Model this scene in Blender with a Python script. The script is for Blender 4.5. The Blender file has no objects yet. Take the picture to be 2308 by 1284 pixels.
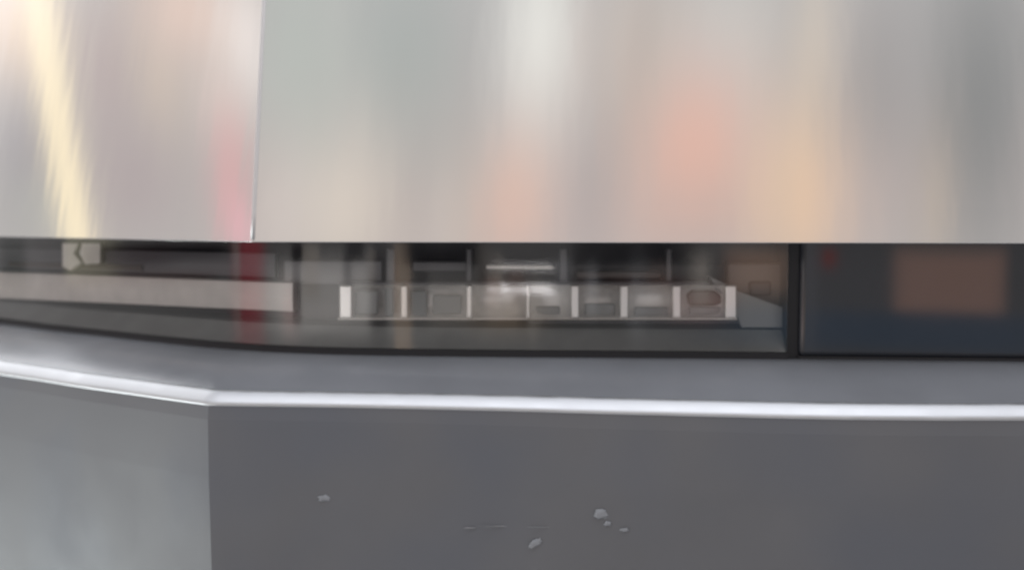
import bpy, bmesh, math, random
from mathutils import Vector, noise
random.seed(7)
S = bpy.context.scene
R = math.radians
# ------------------------------------------------------------------ camera
F = 2300.0                       # focal length in photo pixels (photo 2308 x 1284)
PITCH = math.atan(142 / F)
cam = bpy.data.objects.new('camera', bpy.data.cameras.new('camera'))
S.collection.objects.link(cam); S.camera = cam
cam.data.sensor_width = 36.0
cam.data.lens = 36.0 * F / 2308
cam.data.clip_start = 0.01; cam.data.clip_end = 200
cam.rotation_euler = (R(90) - PITCH, 0, 0)
cam.data.dof.use_dof = True
cam.data.dof.focus_distance = 0.62
cam.data.dof.aperture_fstop = 4.8
# ------------------------------------------------------------------ view
S.view_settings.view_transform = 'Standard'; S.view_settings.look = 'None'
S.view_settings.exposure = 0.0; S.view_settings.gamma = 1.0
S.render.engine = 'CYCLES'
# ------------------------------------------------------------------ world: hall tone plus added light and dark shapes for the panels' reflections
# a procedural environment: base tone by height, then soft shapes
# (azimuth from behind the camera to the right, elevation, half width, half height, turn, edge, colour, strength)
BLOBS = [
    (-107.61, 17.77, 2.09, 2.99, 18.4, 2, (1.097, 0.803, 0.590), 0.9),
    (-105.28, 11.88, 1.55, 4.23, 17.4, 2, (0.403, 0.379, 0.415), 0.9),
    (-103.70, 9.58, 1.78, 1.99, 17, 2, (0.590, 0.605, 0.561), 0.7),
    (-102.96, 17.25, 1.45, 3.73, 17.7, 2, (0.621, 0.519, 0.519), 0.9),
    (-100.15, 17.30, 1.29, 3.24, 17.4, 2, (0.858, 0.717, 0.605), 0.8),
    (-99.86, 21.74, 2.87, 2.49, 18.1, 2, (1.130, 0.858, 0.734), 0.9),
    (-96.45, 21.24, 1.61, 3.73, 17.5, 2, (1.230, 1.141, 1.097), 0.95),
    (-96.85, 17.69, 1.35, 2.24, 17, 2, (0.993, 0.876, 0.803), 0.8),
    (-100.08, 12.46, 2.75, 3.24, 16.8, 2, (0.576, 0.498, 0.505), 0.9),
    (-95.25, 13.98, 0.95, 3.73, 16.3, 3, (0.934, 0.533, 0.533), 0.9),
    (-93.89, 11.39, 0.64, 1.49, 15.9, 3, (1.163, 0.621, 0.700), 0.9),
    (-104.16, 13.47, 0.72, 8.22, 25.9, 12, (1.403, 1.209, 0.851), 1),
    (-6.02, 25.64, 26.22, 2.99, 0.8, 2, (0.839, 0.621, 0.561), 0.85),
    (-22.88, 28.92, 0.80, 4.98, 7.9, 2, (0.590, 0.605, 0.561), 0.6),
    (-21.82, 33.37, 1.12, 3.98, 7.9, 2, (0.821, 0.803, 0.751), 0.6),
    (-18.08, 25.29, 1.08, 2.99, 5.7, 2, (0.751, 0.636, 0.590), 0.7),
    (-13.05, 25.66, 1.23, 2.99, 3.7, 2, (0.839, 0.717, 0.605), 0.6),
    (-2.70, 30.03, 1.68, 3.98, -0.5, 2, (0.668, 0.576, 0.519), 0.6),
    (5.60, 30.53, 1.21, 3.73, -4.1, 2, (0.751, 0.684, 0.636), 0.6),
    (9.83, 25.38, 1.48, 3.24, -5.6, 2, (0.821, 0.652, 0.590), 0.7),
    (-24.59, 32.98, 3.00, 4.98, 9.1, 2, (0.668, 0.725, 0.676), 0.9),
    (-17.83, 33.58, 4.29, 4.73, 6.2, 2, (0.505, 0.568, 0.547), 0.9),
    (-8.56, 35.53, 2.52, 4.73, 2.1, 2, (1.244, 1.244, 1.175), 0.95),
    (-1.79, 34.54, 3.19, 3.73, -1, 2, (0.895, 0.768, 0.676), 0.9),
    (3.71, 35.37, 3.11, 2.99, -3.6, 2, (0.858, 0.876, 0.839), 0.85),
    (8.86, 32.54, 0.92, 5.98, -5.7, 2, (0.973, 0.858, 0.700), 0.8),
    (12.23, 31.17, 2.01, 4.48, -7, 2, (0.415, 0.397, 0.403), 0.9),
    (17.83, 29.10, 3.19, 8.22, -9.1, 2, (0.284, 0.299, 0.304), 0.97),
    (-9.92, 26.55, 2.08, 2.74, 2.5, 2, (1.055, 0.652, 0.505), 0.95),
    (-5.21, 26.87, 2.07, 3.24, 0.5, 2, (0.505, 0.472, 0.478), 0.85),
    (1.45, 29.39, 3.56, 3.24, -2.3, 2, (1.208, 0.636, 0.478), 0.9),
    (7.11, 26.11, 2.43, 3.73, -4.5, 2, (1.277, 0.839, 0.519), 0.95),
    (14.82, 24.55, 0.69, 2.74, -7.5, 2, (0.839, 0.668, 0.505), 0.8),
    (-20.22, 25.08, 2.92, 2.74, 6.6, 2, (1.097, 0.973, 0.830), 0.85),
    (-23.85, 24.41, 1.54, 2.74, 7.9, 2, (0.973, 0.858, 0.803), 0.8),
    (-15.01, 27.76, 2.49, 3.24, 4.6, 2, (0.547, 0.526, 0.505), 0.8),
    (1.01, 25.04, 2.92, 1.49, -2, 2, (0.636, 0.505, 0.452), 0.8),
    (6.46, 25.71, 0.67, 2.91, -3.2, 2, (0.533, 0.547, 0.519), 0.42),
    (-14.34, 25.56, 0.77, 2.99, 6.4, 2, (1.024, 0.895, 0.803), 0.37),
    (-19.87, 29.57, 0.58, 1.94, 3.3, 2, (1.024, 0.895, 0.803), 0.36),
    (8.73, 30.17, 0.67, 3.56, -3.2, 2, (0.415, 0.368, 0.368), 0.37),
    (10.69, 34.43, 0.74, 1.69, -10.2, 2, (1.024, 0.895, 0.803), 0.26),
    (9.40, 34.42, 0.69, 2.51, -6.1, 2, (1.024, 0.895, 0.803), 0.37),
    (4.72, 32.52, 0.58, 3.06, -7.4, 2, (1.024, 0.895, 0.803), 0.38),
    (12.00, 31.15, 0.63, 3.24, -3.6, 2, (0.533, 0.547, 0.519), 0.27),
    (-7.00, 26.42, 0.53, 3.11, 0.1, 2, (0.934, 0.700, 0.621), 0.26),
    (-2.08, 34.43, 0.61, 2.71, -4.6, 2, (0.415, 0.368, 0.368), 0.44),
    (-13.22, 33.05, 0.38, 2.99, 4.1, 2, (0.415, 0.368, 0.368), 0.45),
    (-0.94, 34.81, 0.87, 3.49, -3.9, 2, (0.533, 0.547, 0.519), 0.41),
    (-5.91, 34.75, 0.62, 2.54, -2.9, 2, (0.934, 0.700, 0.621), 0.44),
    (-17.83, 32.24, 0.43, 1.52, 2.5, 2, (0.415, 0.368, 0.368), 0.34),
    (-103.89, -2.23, 0.46, 1.49, 0, 3, (0.156, 0.188, 0.171), 0.8),
    (-93.91, -1.72, 2.11, 1.49, 0, 5, (1.662, 1.583, 1.221), 1),
    (-64.56, -2.41, 5.80, 4.73, 0, 4, (1.828, 0.225, 0.311), 0.8),
    (-64.57, -3.42, 5.66, 0.15, 0, 4, (0.188, 0.102, 0.114), 0.5),
    (-66.81, -2.40, 0.14, 4.73, 0, 4, (0.305, 0.156, 0.156), 0.5),
    (-80.13, -1.62, 9.93, 0.55, 0, 5, (0.003, 0.002, 0.008), 0.95),
    (-90.04, -1.75, 3.80, 0.62, 0, 4, (0.045, 0.010, 0.017), 0.9),
    (-85.48, -2.95, 9.80, 0.35, 0, 4, (0.223, 0.045, 0.045), 0.6),
    (-69.08, -2.88, 1.31, 3.73, 0, 4, (1.205, 0.977, 0.924), 0.7),
    (-38.69, -4.16, 18.10, 2.09, 0, 4, (3.464, 3.292, 3.159), 0.97),
    (-43.52, -1.66, 4.71, 0.55, 0, 4, (0.007, 0.005, 0.017), 0.9),
    (-28.74, -1.47, 2.13, 0.75, 0, 4, (0.010, 0.007, 0.021), 0.8),
    (-49.03, -4.86, 3.30, 1.49, 0, 3, (3.485, 2.442, 2.310), 0.6),
    (-30.68, -2.45, 1.25, 1.49, 0, 3, (0.204, 0.204, 0.229), 0.6),
    (-23.87, -3.95, 1.83, 2.99, 0, 4, (0.045, 0.038, 0.070), 0.8),
    (-19.98, -4.70, 1.25, 3.73, 0, 5, (2.868, 2.103, 1.545), 0.7),
    (-14.90, -1.61, 4.80, 0.87, 0, 6, (0.002, 0.002, 0.013), 1),
    (-14.21, -4.72, 2.77, 1.24, 0, 4, (1.807, 1.631, 1.465), 0.8),
    (-8.57, -4.98, 3.28, 1.24, 0, 3, (1.903, 1.442, 1.054), 0.8),
    (-0.35, -1.61, 2.67, 0.87, 0, 6, (0.002, 0.002, 0.013), 1),
    (-0.09, -3.46, 2.85, 0.60, 0, 3, (0.223, 0.080, 0.080), 0.8),
    (2.28, -4.65, 0.96, 0.90, 0, 3, (1.958, 1.045, 0.914), 0.8),
    (4.68, -2.66, 1.46, 1.24, 0, 4, (2.259, 1.545, 1.206), 0.9),
    (-7.54, -3.78, 2.95, 0.20, 0, 8, (20.000, 19.119, 19.119), 1),
    (-4.85, -3.90, 0.84, 0.10, 0, 4, (14.000, 13.384, 13.384), 1),
    (-7.16, -2.54, 2.99, 0.09, 0, 6, (9.000, 8.604, 8.604), 1),
    (-10.62, -3.43, 0.82, 2.27, 0, 3, (2.175, 1.954, 1.746), 0.47),
    (-6.19, -4.90, 0.47, 1.89, 0, 3, (1.835, 1.648, 1.473), 0.74),
    (-46.43, -4.43, 1.75, 1.34, 0, 4, (0.045, 0.032, 0.045), 0.55),
    (-0.71, -2.75, 0.35, 1.97, 0, 3, (0.021, 0.023, 0.032), 0.51),
    (2.16, -3.30, 0.31, 1.69, 0, 4, (3.194, 2.869, 2.565), 0.65),
    (3.43, -3.01, 0.35, 1.64, 0, 4, (1.805, 1.200, 0.984), 0.51),
    (-41.26, -2.68, 2.97, 1.62, 0, 5, (2.786, 2.503, 2.237), 0.68),
    (-19.93, -4.60, 0.17, 2.04, 0, 5, (1.559, 1.648, 1.559), 0.67),
    (-1.50, -3.84, 0.39, 1.37, 0, 3, (2.038, 2.038, 2.163), 0.74),
    (-7.06, -4.90, 0.47, 1.12, 0, 3, (0.021, 0.023, 0.032), 0.55),
    (-46.41, -2.55, 1.61, 1.64, 0, 3, (0.045, 0.032, 0.045), 0.56),
    (-3.62, -2.96, 0.66, 0.97, 0, 5, (1.601, 1.601, 1.699), 0.52),
    (-21.09, -3.26, 0.25, 1.79, 0, 4, (1.547, 1.029, 0.844), 0.47),
    (-1.16, -3.40, 0.20, 2.14, 0, 4, (0.021, 0.023, 0.032), 0.77),
    (-25.15, -2.64, 0.84, 1.27, 0, 5, (2.310, 2.076, 1.855), 0.46),
    (-9.35, -3.51, 0.38, 1.67, 0, 5, (2.310, 2.076, 1.855), 0.8),
    (-10.02, -3.88, 0.87, 0.85, 0, 4, (2.513, 1.672, 1.371), 0.61),
    (1.07, -3.13, 0.11, 0.85, 0, 4, (2.320, 1.543, 1.266), 0.54),
    (-10.85, -3.81, 0.43, 1.77, 0, 4, (0.045, 0.032, 0.045), 0.65),
    (0.50, -4.52, 0.15, 2.32, 0, 3, (2.329, 2.329, 2.472), 0.6),
    (-17.70, -3.54, 1.18, 1.74, 0, 5, (0.045, 0.032, 0.045), 0.53),
    (-7.81, -3.56, 0.85, 0.97, 0, 5, (1.289, 0.857, 0.703), 0.68),
    (7.90, -1.95, 0.32, 0.55, 0, 3, (1.789, 0.256, 0.153), 0.8),
    (13.71, -3.02, 2.70, 1.74, 0, 16, (2.214, 1.377, 1.101), 1),
    (13.68, -1.60, 2.69, 0.20, 0, 6, (0.913, 0.857, 0.804), 0.6),
    (10.77, -5.72, 8.78, 1.05, 0, 6, (0.339, 0.518, 0.754), 0.8),
    (7.08, -4.06, 0.21, 3.73, 0, 3, (1.005, 1.005, 1.072), 0.8),
    (-128.0, 30.0, 17.0, 18.0, 0, 4, (3.3, 3.35, 3.45), 1),  # bright patch added so the left bumper edge reflects white
]
def lin(c): return tuple(((v/255)/12.92 if v/255 <= .04045 else ((v/255+.055)/1.055)**2.4) for v in c)
w = bpy.data.worlds.new('World'); S.world = w; w.use_nodes = True
nt = w.node_tree; N = nt.nodes; L = nt.links; N.clear()
def math_node(op, a, b=None, c=None):
    n = N.new('ShaderNodeMath'); n.operation = op
    for i, v in enumerate((a, b, c)):
        if v is None: continue
        if isinstance(v, (int, float)): n.inputs[i].default_value = v
        else: L.new(v, n.inputs[i])
    return n.outputs[0]
tc = N.new('ShaderNodeTexCoord')
sp = N.new('ShaderNodeSeparateXYZ'); L.new(tc.outputs['Generated'], sp.inputs[0])
ngy = math_node('MULTIPLY', sp.outputs[1], -1.0)
az = math_node('MULTIPLY', math_node('ARCTAN2', sp.outputs[0], ngy), 180/math.pi)
el = math_node('MULTIPLY', math_node('ARCSINE', sp.outputs[2]), 180/math.pi)
ramp = N.new('ShaderNodeValToRGB')
L.new(math_node('ADD', math_node('DIVIDE', el, 180.0), 0.5), ramp.inputs[0])
els = ramp.color_ramp.elements
els[0].position = 0.0; els[0].color = (.12, .12, .125, 1)
els[1].position = 1.0; els[1].color = (.62, .64, .70, 1)
for p, c in ((.40, (.48, .485, .50)), (.49, (.66, .64, .64)), (.56, (.64, .60, .58)), (.72, (.62, .61, .61)), (.80, (.55, .56, .60))):
    e = els.new(p); e.color = (*c, 1)
col = ramp.outputs[0]
for (a, e, wa, we, rot, n, c, s) in BLOBS:
    dx = math_node('SUBTRACT', az, a); dy = math_node('SUBTRACT', el, e)
    cr, sr = math.cos(R(rot)), math.sin(R(rot))
    p = math_node('MULTIPLY_ADD', dx, cr/wa, math_node('MULTIPLY', dy, sr/wa))
    q = math_node('MULTIPLY_ADD', dx, -sr/we, math_node('MULTIPLY', dy, cr/we))
    p = math_node('POWER', math_node('ABSOLUTE', p), float(n)); q = math_node('POWER', math_node('ABSOLUTE', q), float(n))
    f = math_node('MULTIPLY', math_node('EXPONENT', math_node('MULTIPLY', math_node('ADD', p, q), -1.0)), s)
    m = N.new('ShaderNodeMix'); m.data_type = 'RGBA'
    L.new(f, m.inputs[0]); L.new(col, m.inputs[6]); m.inputs[7].default_value = (*c, 1)
    col = m.outputs[2]
bg = N.new('ShaderNodeBackground'); L.new(col, bg.inputs[0]); bg.inputs[1].default_value = 1.0
wo = N.new('ShaderNodeOutputWorld'); L.new(bg.outputs[0], wo.inputs[0])
w.cycles.sampling_method = 'MANUAL'; w.cycles.sample_map_resolution = 1024
# ------------------------------------------------------------------ lamps: ceiling light and an added low side fill
def area(name, loc, target, sx, sy, power, color):
    l = bpy.data.lights.new(name, 'AREA'); l.shape = 'RECTANGLE'; l.size = sx; l.size_y = sy
    l.energy = power; l.color = color
    o = bpy.data.objects.new(name, l); S.collection.objects.link(o); o.location = loc
    o.rotation_euler = (Vector(target) - Vector(loc)).to_track_quat('-Z', 'Y').to_euler()
    return o
area('ceiling_lamp', (0.1, 0.15, 2.2), (0.05, 0.6, -.1), 3.4, 1.1, 34, (.93, .95, 1.0))
area('side_fill', (-2.0, .75, -.95), (-.35, .85, -.25), .9, .4, 16.0, (.90, .98, .97))  # unseen fill added to brighten the bumper's left face

# ------------------------------------------------------------------ geometry helpers
def at(px, py, Y):
    x = (px-1154)/F; y = -(py-642)/F
    d = Vector((x, math.cos(PITCH)+y*math.sin(PITCH), -math.sin(PITCH)+y*math.cos(PITCH)))
    return d * (Y / d.y)
def link(name, me, mat, parent=None, smooth=False):
    o = bpy.data.objects.new(name, me); S.collection.objects.link(o)
    if mat: me.materials.append(mat)
    if smooth:
        for p in me.polygons: p.use_smooth = True
    if parent: o.parent = parent
    return o
def mesh(name, vs, fs, mat, parent=None, smooth=False, bevel=0, seg=2, solid=0, face_cam=False):
    me = bpy.data.meshes.new(name); me.from_pydata([tuple(v) for v in vs], [], fs)
    bm = bmesh.new(); bm.from_mesh(me); bmesh.ops.recalc_face_normals(bm, faces=bm.faces)
    if face_cam and sum(f.normal.y for f in bm.faces) > 0: bmesh.ops.reverse_faces(bm, faces=bm.faces)
    bm.to_mesh(me); bm.free()
    o = link(name, me, mat, parent, smooth)
    if solid:
        m = o.modifiers.new('s', 'SOLIDIFY'); m.thickness = solid; m.offset = 0
    if bevel:
        m = o.modifiers.new('b', 'BEVEL'); m.width = bevel; m.segments = seg; m.limit_method = 'ANGLE'; m.angle_limit = R(35)
    return o
def grid(rows):                       # rows of equal length -> quads
    n = len(rows[0]); vs = [p for r in rows for p in r]; fs = []
    for i in range(len(rows)-1):
        for j in range(n-1):
            fs.append((i*n+j, i*n+j+1, (i+1)*n+j+1, (i+1)*n+j))
    return vs, fs
def tube_section(rings, closed=True): # rings of profile points swept along a path, capped
    n = len(rings[0]); vs = [p for r in rings for p in r]; fs = []
    for i in range(len(rings)-1):
        for j in range(n):
            k = (j+1) % n
            fs.append((i*n+j, i*n+k, (i+1)*n+k, (i+1)*n+j))
    fs.append(tuple(range(n))); fs.append(tuple((len(rings)-1)*n+j for j in reversed(range(n))))
    return vs, fs
def resample(pts, step=.006):
    out = []
    for a, b in zip(pts[:-1], pts[1:]):
        a, b = Vector(a), Vector(b); k = max(1, int((b-a).length/step))
        for i in range(k): out.append(a.lerp(b, i/k))
    out.append(Vector(pts[-1])); return out
def smooth_path(pts, it, keep=()):
    pts = [p.copy() for p in pts]
    for _ in range(it):
        q = [p.copy() for p in pts]
        for i in range(1, len(pts)-1):
            if any((q[i]-k).length < .0065 for k in keep): continue
            pts[i] = (q[i-1]+q[i]*2+q[i+1])/4
    return pts
def normals2(pts):                    # unit horizontal normals pointing away from the truck (toward the camera)
    out = []
    for i in range(len(pts)):
        t = pts[min(i+1, len(pts)-1)] - pts[max(i-1, 0)]; t.z = 0
        out.append(Vector((t.y, -t.x, 0)).normalized())
    return out
def sweep(pts, profile):              # profile: (out, up) offsets; rows follow the path
    ns = normals2(pts)
    return [[p + n*o + Vector((0, 0, u)) for p, n in zip(pts, ns)] for (o, u) in profile]

# ------------------------------------------------------------------ materials
def mat(name, base, rough=.5, metal=0, **kw):
    m = bpy.data.materials.new(name); m.use_nodes = True
    b = m.node_tree.nodes['Principled BSDF']
    b.inputs['Base Color'].default_value = (*base, 1); b.inputs['Roughness'].default_value = rough
    b.inputs['Metallic'].default_value = metal
    for k, v in kw.items(): b.inputs[k].default_value = v
    return m
def add_noise(m, scale, amt, rough_amt=0.0, bump=0.0, stretch=(1, 1, 1), detail=4):
    t = m.node_tree; b = t.nodes['Principled BSDF']
    tc = t.nodes.new('ShaderNodeTexCoord'); mp = t.nodes.new('ShaderNodeMapping')
    mp.inputs['Scale'].default_value = stretch
    nz = t.nodes.new('ShaderNodeTexNoise'); nz.inputs['Scale'].default_value = scale; nz.inputs['Detail'].default_value = detail
    t.links.new(tc.outputs['Object'], mp.inputs[0]); t.links.new(mp.outputs[0], nz.inputs['Vector'])
    base = b.inputs['Base Color'].default_value[:3]
    r = t.nodes.new('ShaderNodeMapRange'); r.inputs[1].default_value = .3; r.inputs[2].default_value = .7
    r.inputs[3].default_value = 0; r.inputs[4].default_value = 1
    t.links.new(nz.outputs[0], r.inputs[0])
    mx = t.nodes.new('ShaderNodeMix'); mx.data_type = 'RGBA'
    mx.inputs[6].default_value = (*[c*(1-amt) for c in base], 1); mx.inputs[7].default_value = (*[min(1, c*(1+amt)) for c in base], 1)
    t.links.new(r.outputs[0], mx.inputs[0]); t.links.new(mx.outputs[2], b.inputs['Base Color'])
    if rough_amt:
        r2 = t.nodes.new('ShaderNodeMapRange'); v = b.inputs['Roughness'].default_value
        r2.inputs[1].default_value = .3; r2.inputs[2].default_value = .7
        r2.inputs[3].default_value = v-rough_amt; r2.inputs[4].default_value = v+rough_amt
        t.links.new(nz.outputs[0], r2.inputs[0]); t.links.new(r2.outputs[0], b.inputs['Roughness'])
    if bump:
        bp = t.nodes.new('ShaderNodeBump'); bp.inputs['Strength'].default_value = bump; bp.inputs['Distance'].default_value = .001
        t.links.new(nz.outputs[0], bp.inputs['Height']); t.links.new(bp.outputs[0], b.inputs['Normal'])
    return m
def steel_mat(name, base, rough=.115, anis=.82):
    m = mat(name, base, rough, 1.0)
    t = m.node_tree; b = t.nodes['Principled BSDF']
    b.inputs['Anisotropic'].default_value = anis; b.inputs['Anisotropic Rotation'].default_value = 0.25
    tg = t.nodes.new('ShaderNodeTangent'); tg.direction_type = 'RADIAL'; tg.axis = 'Z'
    t.links.new(tg.outputs[0], b.inputs['Tangent'])
    add_noise(m, 3, .02, 0, 0.0, stretch=(4, 4, 1), detail=2)
    tc = t.nodes.new('ShaderNodeTexCoord'); mp = t.nodes.new('ShaderNodeMapping'); mp.inputs['Scale'].default_value = (1, 1, .10)
    nz = t.nodes.new('ShaderNodeTexNoise'); nz.inputs['Scale'].default_value = 52; nz.inputs['Detail'].default_value = 1.6
    t.links.new(tc.outputs['Object'], mp.inputs[0]); t.links.new(mp.outputs[0], nz.inputs['Vector'])
    bp = t.nodes.new('ShaderNodeBump'); bp.inputs['Strength'].default_value = 1; bp.inputs['Distance'].default_value = .00005
    t.links.new(nz.outputs[0], bp.inputs['Height']); t.links.new(bp.outputs[0], b.inputs['Normal'])
    return m
M_steel = steel_mat('brushed_stainless_steel', (.74, .735, .73))
M_steel_fine = steel_mat('brushed_stainless_steel_fender', (.74, .735, .73), .095)
M_lip = mat('satin_steel_edge', (.62, .61, .61), .5, 1.0)
M_bumper = add_noise(mat('grey_moulded_plastic', (.126, .128, .137), .55), 11, .06, .05, .04, detail=9)
def mottle(m, alt, scale):
    # cloudy bluish film over the moulded plastic
    t = m.node_tree; b = t.nodes['Principled BSDF']; src = b.inputs['Base Color'].links[0].from_socket
    tc = t.nodes.new('ShaderNodeTexCoord'); nz = t.nodes.new('ShaderNodeTexNoise'); nz.inputs['Scale'].default_value = scale
    nz.inputs['Detail'].default_value = 2; t.links.new(tc.outputs['Object'], nz.inputs['Vector'])
    r = t.nodes.new('ShaderNodeMapRange'); r.inputs[1].default_value = .42; r.inputs[2].default_value = .62; t.links.new(nz.outputs[0], r.inputs[0])
    mx = t.nodes.new('ShaderNodeMix'); mx.data_type = 'RGBA'; mx.inputs[7].default_value = (*alt, 1)
    t.links.new(r.outputs[0], mx.inputs[0]); t.links.new(src, mx.inputs[6]); t.links.new(mx.outputs[2], b.inputs['Base Color'])
mottle(M_bumper, (.112, .119, .137), 7)
M_shelf = add_noise(mat('grey_satin_plastic', (.185, .193, .210), .18, IOR=1.6), 9, .12, .04, .0)
M_edge_strip = add_noise(mat('edge_highlight_metal', (.53, .535, .55), .48, 1.0), 40, .06, .05)  # brighter than the bumper plastic, for the highlight along its edge
M_black = add_noise(mat('gloss_black_panel', (.018, .020, .026), .04), 20, .1, .01)
M_gap = mat('black_rubber_seal', (.006, .006, .009), .6)
M_house = add_noise(mat('dark_lamp_housing', (.008, .008, .014), .45), 30, .25, .08)
M_bezel = add_noise(mat('charcoal_bezel', (.30, .315, .315), .5), 30, .12, .05)
M_guide = add_noise(mat('pale_light_guide', (.86, .83, .79), .3), 40, .06)
M_refl = add_noise(mat('vacuum_metallised_reflector', (.80, .79, .77), .36, .2), 45, .16, .08)
M_rib = mat('bright_chrome_rib', (.93, .92, .90), .22, .35)
M_post = mat('smoked_plastic_post', (.13, .13, .14), .35)
M_white = mat('white_lamp_reflection', (.88, .87, .86), .3)
M_brown = mat('brown_grey_plastic', (.10, .083, .072), .4)
M_wallgrey = mat('grey_end_wall', (.30, .31, .31), .4)
M_floor = add_noise(mat('polished_concrete', (.55, .545, .54), .45), 3, .12, .1)
M_chip = mat('dried_dirt_speck', (.25, .26, .28), .8)
M_scr = mat('light_scuff', (.185, .188, .198), .6)
def glass_mat(name, refl=1.0):
    m = bpy.data.materials.new(name); m.use_nodes = True; t = m.node_tree; t.nodes.clear()
    o = t.nodes.new('ShaderNodeOutputMaterial'); mx = t.nodes.new('ShaderNodeMixShader')
    tr = t.nodes.new('ShaderNodeBsdfTransparent'); tr.inputs[0].default_value = (.95, .95, .955, 1)
    g = t.nodes.new('ShaderNodeBsdfGlossy'); g.inputs['Roughness'].default_value = .03
    fr = t.nodes.new('ShaderNodeFresnel'); fr.inputs[0].default_value = 1.62
    t.links.new(fr.outputs[0], mx.inputs[0]); t.links.new(tr.outputs[0], mx.inputs[1]); t.links.new(g.outputs[0], mx.inputs[2])
    t.links.new(mx.outputs[0], o.inputs[0]); return m
M_glass = glass_mat('clear_lens_polycarbonate')

# ------------------------------------------------------------------ ground
def disc(name, z, x0, x1, y0, y1, m):
    o = mesh(name, [(x0, y0, z), (x1, y0, z), (x1, y1, z), (x0, y1, z)], [(0, 1, 2, 3)], m)
    o['kind'] = 'structure'; return o
disc('floor', -1.15, -5, 5, -3.2, 7, M_floor)

# ------------------------------------------------------------------ the truck
truck = bpy.data.objects.new('pickup_truck', None); S.collection.objects.link(truck)
truck['label'] = 'silver stainless steel pickup truck nose with slim recessed headlight above a grey bumper'
truck['category'] = 'pickup truck'
truck.location = (0, 0, 0)

# --- plan curves (plan positions in metres, camera at the origin)
# front panel and fender share the fold line; bottom rim runs just above the lamp slot
F0 = at(568, 546, .785); Ft = at(594, 0, .828); up = (Ft-F0)/(Ft.z-F0.z)
RT = at(2290, 549, .738); RT2 = RT + (RT-F0).normalized()*.75
LT = at(0, 534, 1.045); LT2 = LT + (LT-F0).normalized()*.42
def lift(p, z, u): return p + u*(z-p.z)
def panel(name, A, B, u, top, parent, m, seam_end):
    # rim profile: return flange, rounded lip, flat face up to the fold of the hood
    n = Vector(((B-A).y, -(B-A).x, 0)).normalized()
    if n.y > 0: n = -n
    r = .0007
    prof = [(-.05, .004, 0), (-.002, .0002, 0)]
    for k in range(6):
        a = R(-90 + k*18); prof.append((-r+r*math.cos(a)-.0001, r+r*math.sin(a), 0))
    rows = []
    K = 90
    for (o_, u_, _) in prof:
        rows.append([A.lerp(B, i/K) + n*o_ + Vector((0, 0, u_)) for i in range(K+1)])
    for j in range(1, 19):
        z = top*j/18 + r*(1-j/18)
        rows.append([A.lerp(B, i/K) + u*z for i in range(K+1)])
    # hood / shoulder turning back
    last = rows[-1]
    for j in range(1, 5):
        rows.append([p - n*(.22*j) + Vector((0, 0, .055*j)) for p in last])
    vs, fs = grid(rows)
    o = mesh(name, vs, fs, m, parent)
    me = o.data
    for p in me.polygons: p.use_smooth = False
    return o
front = panel('front_panel', F0, RT2, up, .46, truck, M_steel, True)
fender = panel('fender_panel', LT2, F0, up, .46, truck, M_steel_fine, True)
# the narrow bright rolled edge of the front panel along the fold
rings = []
for j in range(24):
    p = F0 + up*(.002 + .458*j/23)
    rr = .0022
    rings.append([p + Vector((rr*math.cos(t)+.0005, rr*math.sin(t)+.0012, 0)) for t in [2*math.pi*k/10 for k in range(10)]])
vs, fs = tube_section(rings); mesh('panel_edge', vs, fs, M_lip, front, smooth=True)

# --- bumper
zE = -.1305
edge_pts = [(0, 827), (100, 841), (200, 857), (300, 870), (400, 884), (478, 894), (560, 895.5), (700, 897), (900, 900.5),
            (1150, 906), (1400, 913), (1650, 919), (1870, 924), (2080, 926), (2290, 926)]
def unz(px, py, z):
    d = at(px, py, 1.0); return d*(z/d.z)
E = [unz(x, y, zE) for x, y in edge_pts]
E = [E[0] + (E[0]-E[2]).normalized()*.45] + E + [E[-1] + (E[-1]-E[-3]).normalized()*.72]
corner = E[6].copy()
Ep = smooth_path(resample(E), 10, keep=(corner,))
zS = -.103
slot_pts = [(0, 724), (120, 740), (240, 753), (360, 766), (480, 778), (560, 784), (640, 789), (800, 794), (1000, 797),
            (1200, 799), (1500, 801), (1800, 804), (2290, 804)]
Sl = [unz(x, y, zS) for x, y in slot_pts]
# keep the flat right side straight
Sl[-1] = Sl[-2] + (RT2-F0).normalized()*(Sl[-1]-Sl[-2]).length
Sl = [Sl[0] + (Sl[0]-Sl[2]).normalized()*.36] + Sl + [Sl[-1] + (Sl[-1]-Sl[-3]).normalized()*.70]
Sp = smooth_path(resample(Sl), 40)
def param(pts, n):
    d = [0]
    for a, b in zip(pts[:-1], pts[1:]): d.append(d[-1]+(b-a).length)
    out = []; j = 0
    for i in range(n):
        s = d[-1]*i/(n-1)
        while j < len(d)-2 and d[j+1] < s: j += 1
        out.append(pts[j].lerp(pts[j+1], (s-d[j])/max(1e-9, d[j+1]-d[j])))
    return out
# face
face = sweep(Ep, [(.0046, -.0052), (.0049, -.008), (.0058, -.016), (.006, -.06), (.004, -.16), (.001, -.24), (-.006, -.248), (-.03, -.32), (-.10, -.44), (-.35, -.47)])
vs, fs = grid(face)
bumper = mesh('bumper', vs, fs, M_bumper, truck)
# bumper's rounded edge, a separate metal strip added to carry its highlight
prof = [(-.0060, .0046), (-.0042, .0044), (-.0020, .0030), (.0010, .0006), (.0036, -.0020), (.0050, -.0036), (.0053, -.0048), (.0044, -.0064), (-.0052, -.006)]
vs, fs = tube_section(list(map(list, zip(*sweep(Ep, prof)))))
edge_strip = mesh('edge_highlight', vs, fs, M_edge_strip, bumper, smooth=True)
# shelf: from the trim back under the lamp
n = 320
A_ = param([p + m_*(-.0050) + Vector((0, 0, .0040)) for p, m_ in zip(Ep, normals2(Ep))], n)
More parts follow.
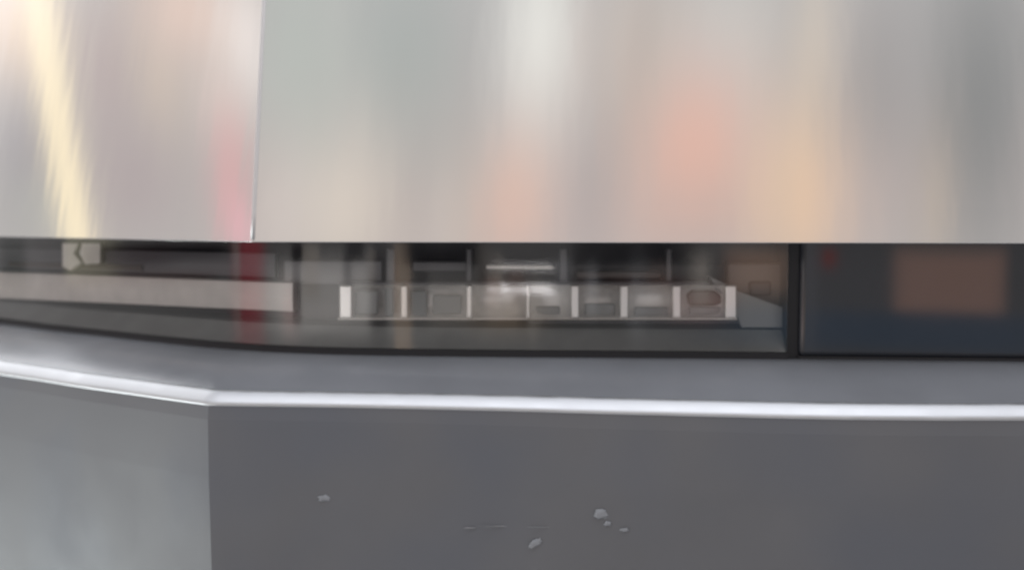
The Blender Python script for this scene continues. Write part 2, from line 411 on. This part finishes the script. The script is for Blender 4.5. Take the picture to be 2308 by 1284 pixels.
# matching back row by nearest direction from the camera keeps the quads square
def cut(pts, q, nrm):
    best = None
    for a, b in zip(pts[:-1], pts[1:]):
        da = (a-q).cross(nrm).z; db = (b-q).cross(nrm).z
        if da*db <= 0 and da != db:
            p = a.lerp(b, da/(da-db)); dd = (p-q).length
            if best is None or dd < best[0]: best = (dd, p)
    return best[1] if best else None
back = []
for i, q in enumerate(A_):
    t = i/(n-1)
    back.append(None)
B_ = param(Sp, 2400)
xs = [A_[i].x for i in range(n)]
for i, q in enumerate(A_):
    tgt = q.x/q.y
    p = min(B_, key=lambda b: abs(b.x/b.y - tgt)); back[i] = p
nb = normals2(back)
def smooth_row(r, it):
    r = [p.copy() for p in r]
    for _ in range(it):
        q = [p.copy() for p in r]
        for i in range(1, len(r)-1): r[i] = (q[i-1]+2*q[i]+q[i+1])/4
    return r
back = smooth_row(back, 8)
rows = [A_]
for k in range(1, 9):
    t = k/8
    rows.append([a.lerp(Vector((b.x, b.y, zS-.0015)), t) + Vector((0, 0, .0022*math.sin(math.pi*t))) for a, b in zip(A_, back)])
nrm = normals2(back)
rows.append([Vector((b.x, b.y, zS-.004)) - m_*.006 for b, m_ in zip(back, nrm)])
rows.append([Vector((b.x, b.y, zS-.010)) - m_*.09 for b, m_ in zip(back, nrm)])
vs, fs = grid(rows); mesh('bumper_shelf', vs, fs, M_shelf, bumper, smooth=True)
# dirt specks and chips on the face of the bumper
def face_point(px, py):
    d = at(px, py, 1.0); best = None
    for a, b in zip(Ep[:-1], Ep[1:]):
        ta, tb = a.x/a.y, b.x/b.y
        if ta <= d.x < tb:
            k = (d.x-ta)/(tb-ta); return d*(a.lerp(b, k).y-.0062)
    return d*.75
def speck(px, py, wpx, hpx, seed, rot=0):
    c = face_point(px, py); s = c.y/F; rnd = random.Random(seed)
    bm = bmesh.new(); bmesh.ops.create_icosphere(bm, subdivisions=3, radius=1)
    for v in bm.verts:
        v.co *= 1 + .5*noise.noise(v.co*1.3 + Vector((seed*3.1, 0, 0))) + .5*noise.noise(v.co*3.6 + Vector((seed*5.3, 0, 0)))
        x, z = v.co.x*wpx*s, v.co.z*hpx*s
        v.co = c + Vector((x*math.cos(rot)-z*math.sin(rot), v.co.y*.0003, x*math.sin(rot)+z*math.cos(rot)))
    me = bpy.data.meshes.new('dirt_speck'); bm.to_mesh(me); bm.free()
    return link('dirt_speck', me, M_scr if hpx < 3 else M_chip, bumper, smooth=True)
for i, a in enumerate([(731, 1122, 13, 7), (1356, 1158, 15, 11), (1370, 1179, 8, 6), (1408, 1193, 10, 4), (1207, 1223, 14, 8, .5),
                       (1060, 1189, 16, 2.0), (1120, 1185, 40, 1.2), (1220, 1187, 34, 1.0)]):
    speck(*a[:4], i+1, a[4] if len(a) > 4 else 0)

# ------------------------------------------------------------------ headlight
def slot_y(px):                       # distance of the lamp front for a viewing column
    tgt = (px-1154)/F
    p = min(B_, key=lambda b: abs(b.x/b.y*math.cos(0) - tgt*1.0)); return p.y
def slot_pt(px, z, off=0.0):
    tgt = (px-1154)/F
    i = min(range(len(B_)), key=lambda k: abs(B_[k].x/B_[k].y - tgt))
    a, b = B_[max(i-8, 0)], B_[min(i+8, len(B_)-1)]; t = b-a
    m_ = Vector((t.y, -t.x, 0)).normalized(); p = B_[i]
    return Vector((p.x, p.y, z)) - m_*off
zTop = -.0135
lamp = mesh('headlight', *(lambda R_: grid(R_))([[slot_pt(x, zTop+.006, .052) for x in range(-180, 1786, 15)],
      [slot_pt(x, zTop-.022, .056) for x in range(-180, 1786, 15)], [slot_pt(x, -.07, .056) for x in range(-180, 1786, 15)],
      [slot_pt(x, -.112, .054) for x in range(-180, 1786, 15)]]), M_house, truck, solid=.002)
# ceiling of the slot and end walls
cols = list(range(-180, 1786, 15))
mesh('housing_roof', *grid([[slot_pt(x, zTop+.0045, o_) for x in cols] for o_ in (.001, .03, .055)]), M_house, lamp, solid=.001)
mesh('lower_bezel', *grid([[slot_pt(x, -.1015, .0035) for x in cols], [slot_pt(x, -.0985, .006) for x in cols],
      [slot_pt(x, -.0850, .022) for x in cols], [slot_pt(x, -.0835, .055) for x in cols]]), M_bezel, lamp, solid=.001)
# clear lens
mesh('lens', *grid([[slot_pt(x, z_, o_) for x in list(range(-180, 1770, 8))+[1778]] for z_, o_ in
      ((-.0995, .0004), (-.080, .0004), (-.055, .0004), (-.030, .0004), (zTop+.003, .0004))]), M_glass, lamp, smooth=True, face_cam=True)
# dark gasket below the lens
mesh('lens_gasket', *(lambda P: tube_section([[slot_pt(x, -.0998, -.0012), slot_pt(x, -.1085, -.0012), slot_pt(x, -.1085, .004), slot_pt(x, -.0998, .004)] for x in P]))(list(range(-180, 1786, 10))), M_gap, lamp)
def block(name, x0, x1, y0, y1, off, th, m, parent=lamp, bevel=.0006, tops=None):
    # a block facing the camera inside the lamp; height read off at its own distance
    Ya = slot_y(x0)+off; Yb = slot_y(x1)+off
    q = [at(x0, y0, Ya), at(x1, y0 if tops is None else tops, Yb), at(x1, y1, Yb), at(x0, y1, Ya)]
    vs = q + [p + Vector((0, th, 0)) for p in q]
    return mesh(name, vs, [(0, 1, 2, 3), (7, 6, 5, 4), (0, 4, 5, 1), (1, 5, 6, 2), (2, 6, 7, 3), (3, 7, 4, 0)], m, parent, bevel=bevel)
def poly_block(name, pts, Y0, th, m, parent=lamp, bevel=.0006):
    q = [at(x, y, Y0) for x, y in pts]; n = len(q)
    vs = q + [p + Vector((0, th, 0)) for p in q]
    fs = [tuple(range(n)), tuple(reversed(range(n, 2*n)))] + [(i, i+n, (i+1) % n + n, (i+1) % n) for i in range(n)]
    return mesh(name, vs, fs, m, parent, bevel=bevel)
# pale daytime light guide on the left
def guide(cols_, top, bot, off, th, m, name):
    rg = []
    for x in cols_:
        Y = slot_y(x)+off; a = at(x, top(x), Y); b = at(x, bot(x), Y); h = (a-b).z
        rg.append([a, a.lerp(b, .5)+Vector((0, -.0016, 0)), b, b+Vector((0, th, 0)), a+Vector((0, th, 0))])
    return mesh(name, *tube_section(rg), m, lamp, bevel=.0006)
guide(list(range(-160, 661, 20))+[660], lambda x: 613+ (x/660)*25, lambda x: 672+(x/660)*30, .0085, .02, M_guide, 'light_guide')
guide(list(range(-160, 621, 20)), lambda x: 560+(x/660)*12, lambda x: 604+(x/660)*22, .030, .01, M_post, 'upper_baffle')
guide(list(range(20, 340, 20)), lambda x: 588+(x/660)*20, lambda x: 600+(x/660)*20, .026, .004, M_brown, 'upper_baffle')
poly_block('stripe_reflection', [(140, 548), (178, 548), (166, 572), (184, 592), (158, 610), (140, 600)], slot_y(160)+.010, .006, M_guide)  # pale blocks imitating the leaning stripe's reflection in the lens
poly_block('stripe_reflection', [(184, 548), (226, 548), (226, 594), (190, 596), (180, 572)], slot_y(205)+.010, .006, M_guide)
# row of reflector cells
ribs = [778, 910, 1057, 1190, 1296, 1407, 1526, 1648]
for i, (a, b) in enumerate(zip(ribs[:-1], ribs[1:])):
    # concave bowl: a grid sunk toward its middle
    Y0 = slot_y(a)+.009; Y1 = slot_y(b)+.009; rows = []
    for v in range(9):
        tv = v/8; row = []
        for u_ in range(13):
            tu = u_/12; Y = Y0+(Y1-Y0)*tu
            p = at(a+(b-a)*tu, 642+(716-642)*tv, Y)
            ex = (2, 4, 6, 2, 6, 4, 2)[i]
            d = (1-abs(2*tu-1)**ex)*(1-abs(2*tv-1)**(6-ex//2))
            row.append(p + Vector((0, (.020, .012, .022, .010, .024, .018, .012)[i]*d, 0)))
        rows.append(row)
    mesh('reflector_cell', *grid(rows), M_refl, lamp, smooth=True)
for i, x in enumerate(ribs):
    wd = [14, 8, 7, 5, 10, 10, 10, 13][i]
    block('cell_rib', x-wd, x+wd, 643, 717, .0035, .012, M_rib, bevel=.0012)
for (x0, x1, y0, y1, o_, m_) in ((800, 850, 655, 708, .024, M_wallgrey), (868, 886, 648, 712, .018, M_bezel), (925, 962, 655, 712, .022, M_bezel),
        (975, 1040, 665, 708, .024, M_wallgrey), 
        (1205, 1262, 690, 713, .024, M_wallgrey), (1318, 1386, 684, 713, .026, M_wallgrey), (1430, 1506, 692, 713, .024, M_wallgrey)):
    block('reflector_step', x0, x1, y0, y1, o_-.010, .004, m_, bevel=.0012)
poly_block('reflector_step', [(1548, 662), (1560, 654), (1608, 654), (1628, 664), (1630, 684), (1608, 689), (1552, 688)], slot_y(1590)+.014, .004, M_brown, bevel=.002)
poly_block('reflector_step', [(1552, 692), (1628, 692), (1624, 710), (1556, 710)], slot_y(1590)+.014, .004, M_wallgrey, bevel=.001)
block('cell_sill', 760, 1662, 716, 721, .003, .012, M_guide, bevel=.0008, tops=716)
block('cell_sill', 1190, 1664, 722, 729, .002, .010, M_house, bevel=.0005)
block('cell_brow', 760, 1600, 636, 642, .004, .012, M_post, bevel=.0008)
poly_block('lamp_reflection', [(1096, 646), (1226, 646), (1256, 657), (1232, 661), (1098, 658)], slot_y(1170)+.006, .006, M_white)  # solid strips standing in for a light fixture mirrored in the lens
poly_block('lamp_reflection', [(1096, 598), (1240, 598), (1252, 603), (1240, 607), (1096, 606)], slot_y(1170)+.010, .004, M_guide)
poly_block('lamp_reflection', [(1110, 586), (1235, 586), (1235, 589), (1110, 589)], slot_y(1170)+.012, .003, M_post)
for x, wd in ((880, 10), (1057, 7), (1270, 9), (1508, 7)):
    block('support_post', x-wd, x+wd, 560, 640, .018, .006, M_post, bevel=.0012)
# upper stage: shadow box ledges
block('upper_ledge', 930, 1055, 590, 612, .034, .012, M_post, bevel=.001)
block('upper_ledge', 1300, 1490, 612, 628, .034, .012, M_brown, bevel=.001)
block('upper_ledge', 640, 860, 588, 640, .026, .012, M_post, bevel=.001)
# slanted grey end wall at the right end
poly_block('end_bracket', [(1600, 624), (1650, 645), (1664, 656), (1764, 692), (1764, 738), (1672, 738), (1664, 720), (1664, 716), (1640, 716), (1634, 668), (1612, 652)], slot_y(1690)+.016, .008, M_wallgrey)
block('reflection_box', 1640, 1772, 592, 700, .032, .012, M_brown, bevel=.002)  # brown-grey block in place of a reflection on the lens
block('reflection_box', 1690, 1740, 634, 668, .028, .006, M_house, bevel=.002)
# ------------------------------------------------------------------ seal and central panel
def strip(name, xs, z0, z1, off, m, parent, th=.003, bevel=0):
    rg = []
    for x in xs:
        rg.append([slot_pt(x, z0, off), slot_pt(x, z1, off), slot_pt(x, z1, off+th), slot_pt(x, z0, off+th)])
    return mesh(name, *tube_section(rg), m, parent, bevel=bevel)
strip('lamp_seal', [1778, 1790, 1812], -.109, zTop+.004, .003, M_gap, truck, .05)
xs = [1803 + k*20 for k in range(25)]
xs += [2308 + 130*k for k in range(1, 18)]
mid = strip('centre_panel', xs, -.1030, zTop+.004, -.0015, M_black, truck, .03, bevel=.0045)
mid.modifiers['b'].segments = 5
strip('panel_gasket', xs, -.1085, -.1022, -.0005, M_gap, mid, .02)
# ------------------------------------------------------------------ body behind, so nothing is open from the side
xs0 = -.95
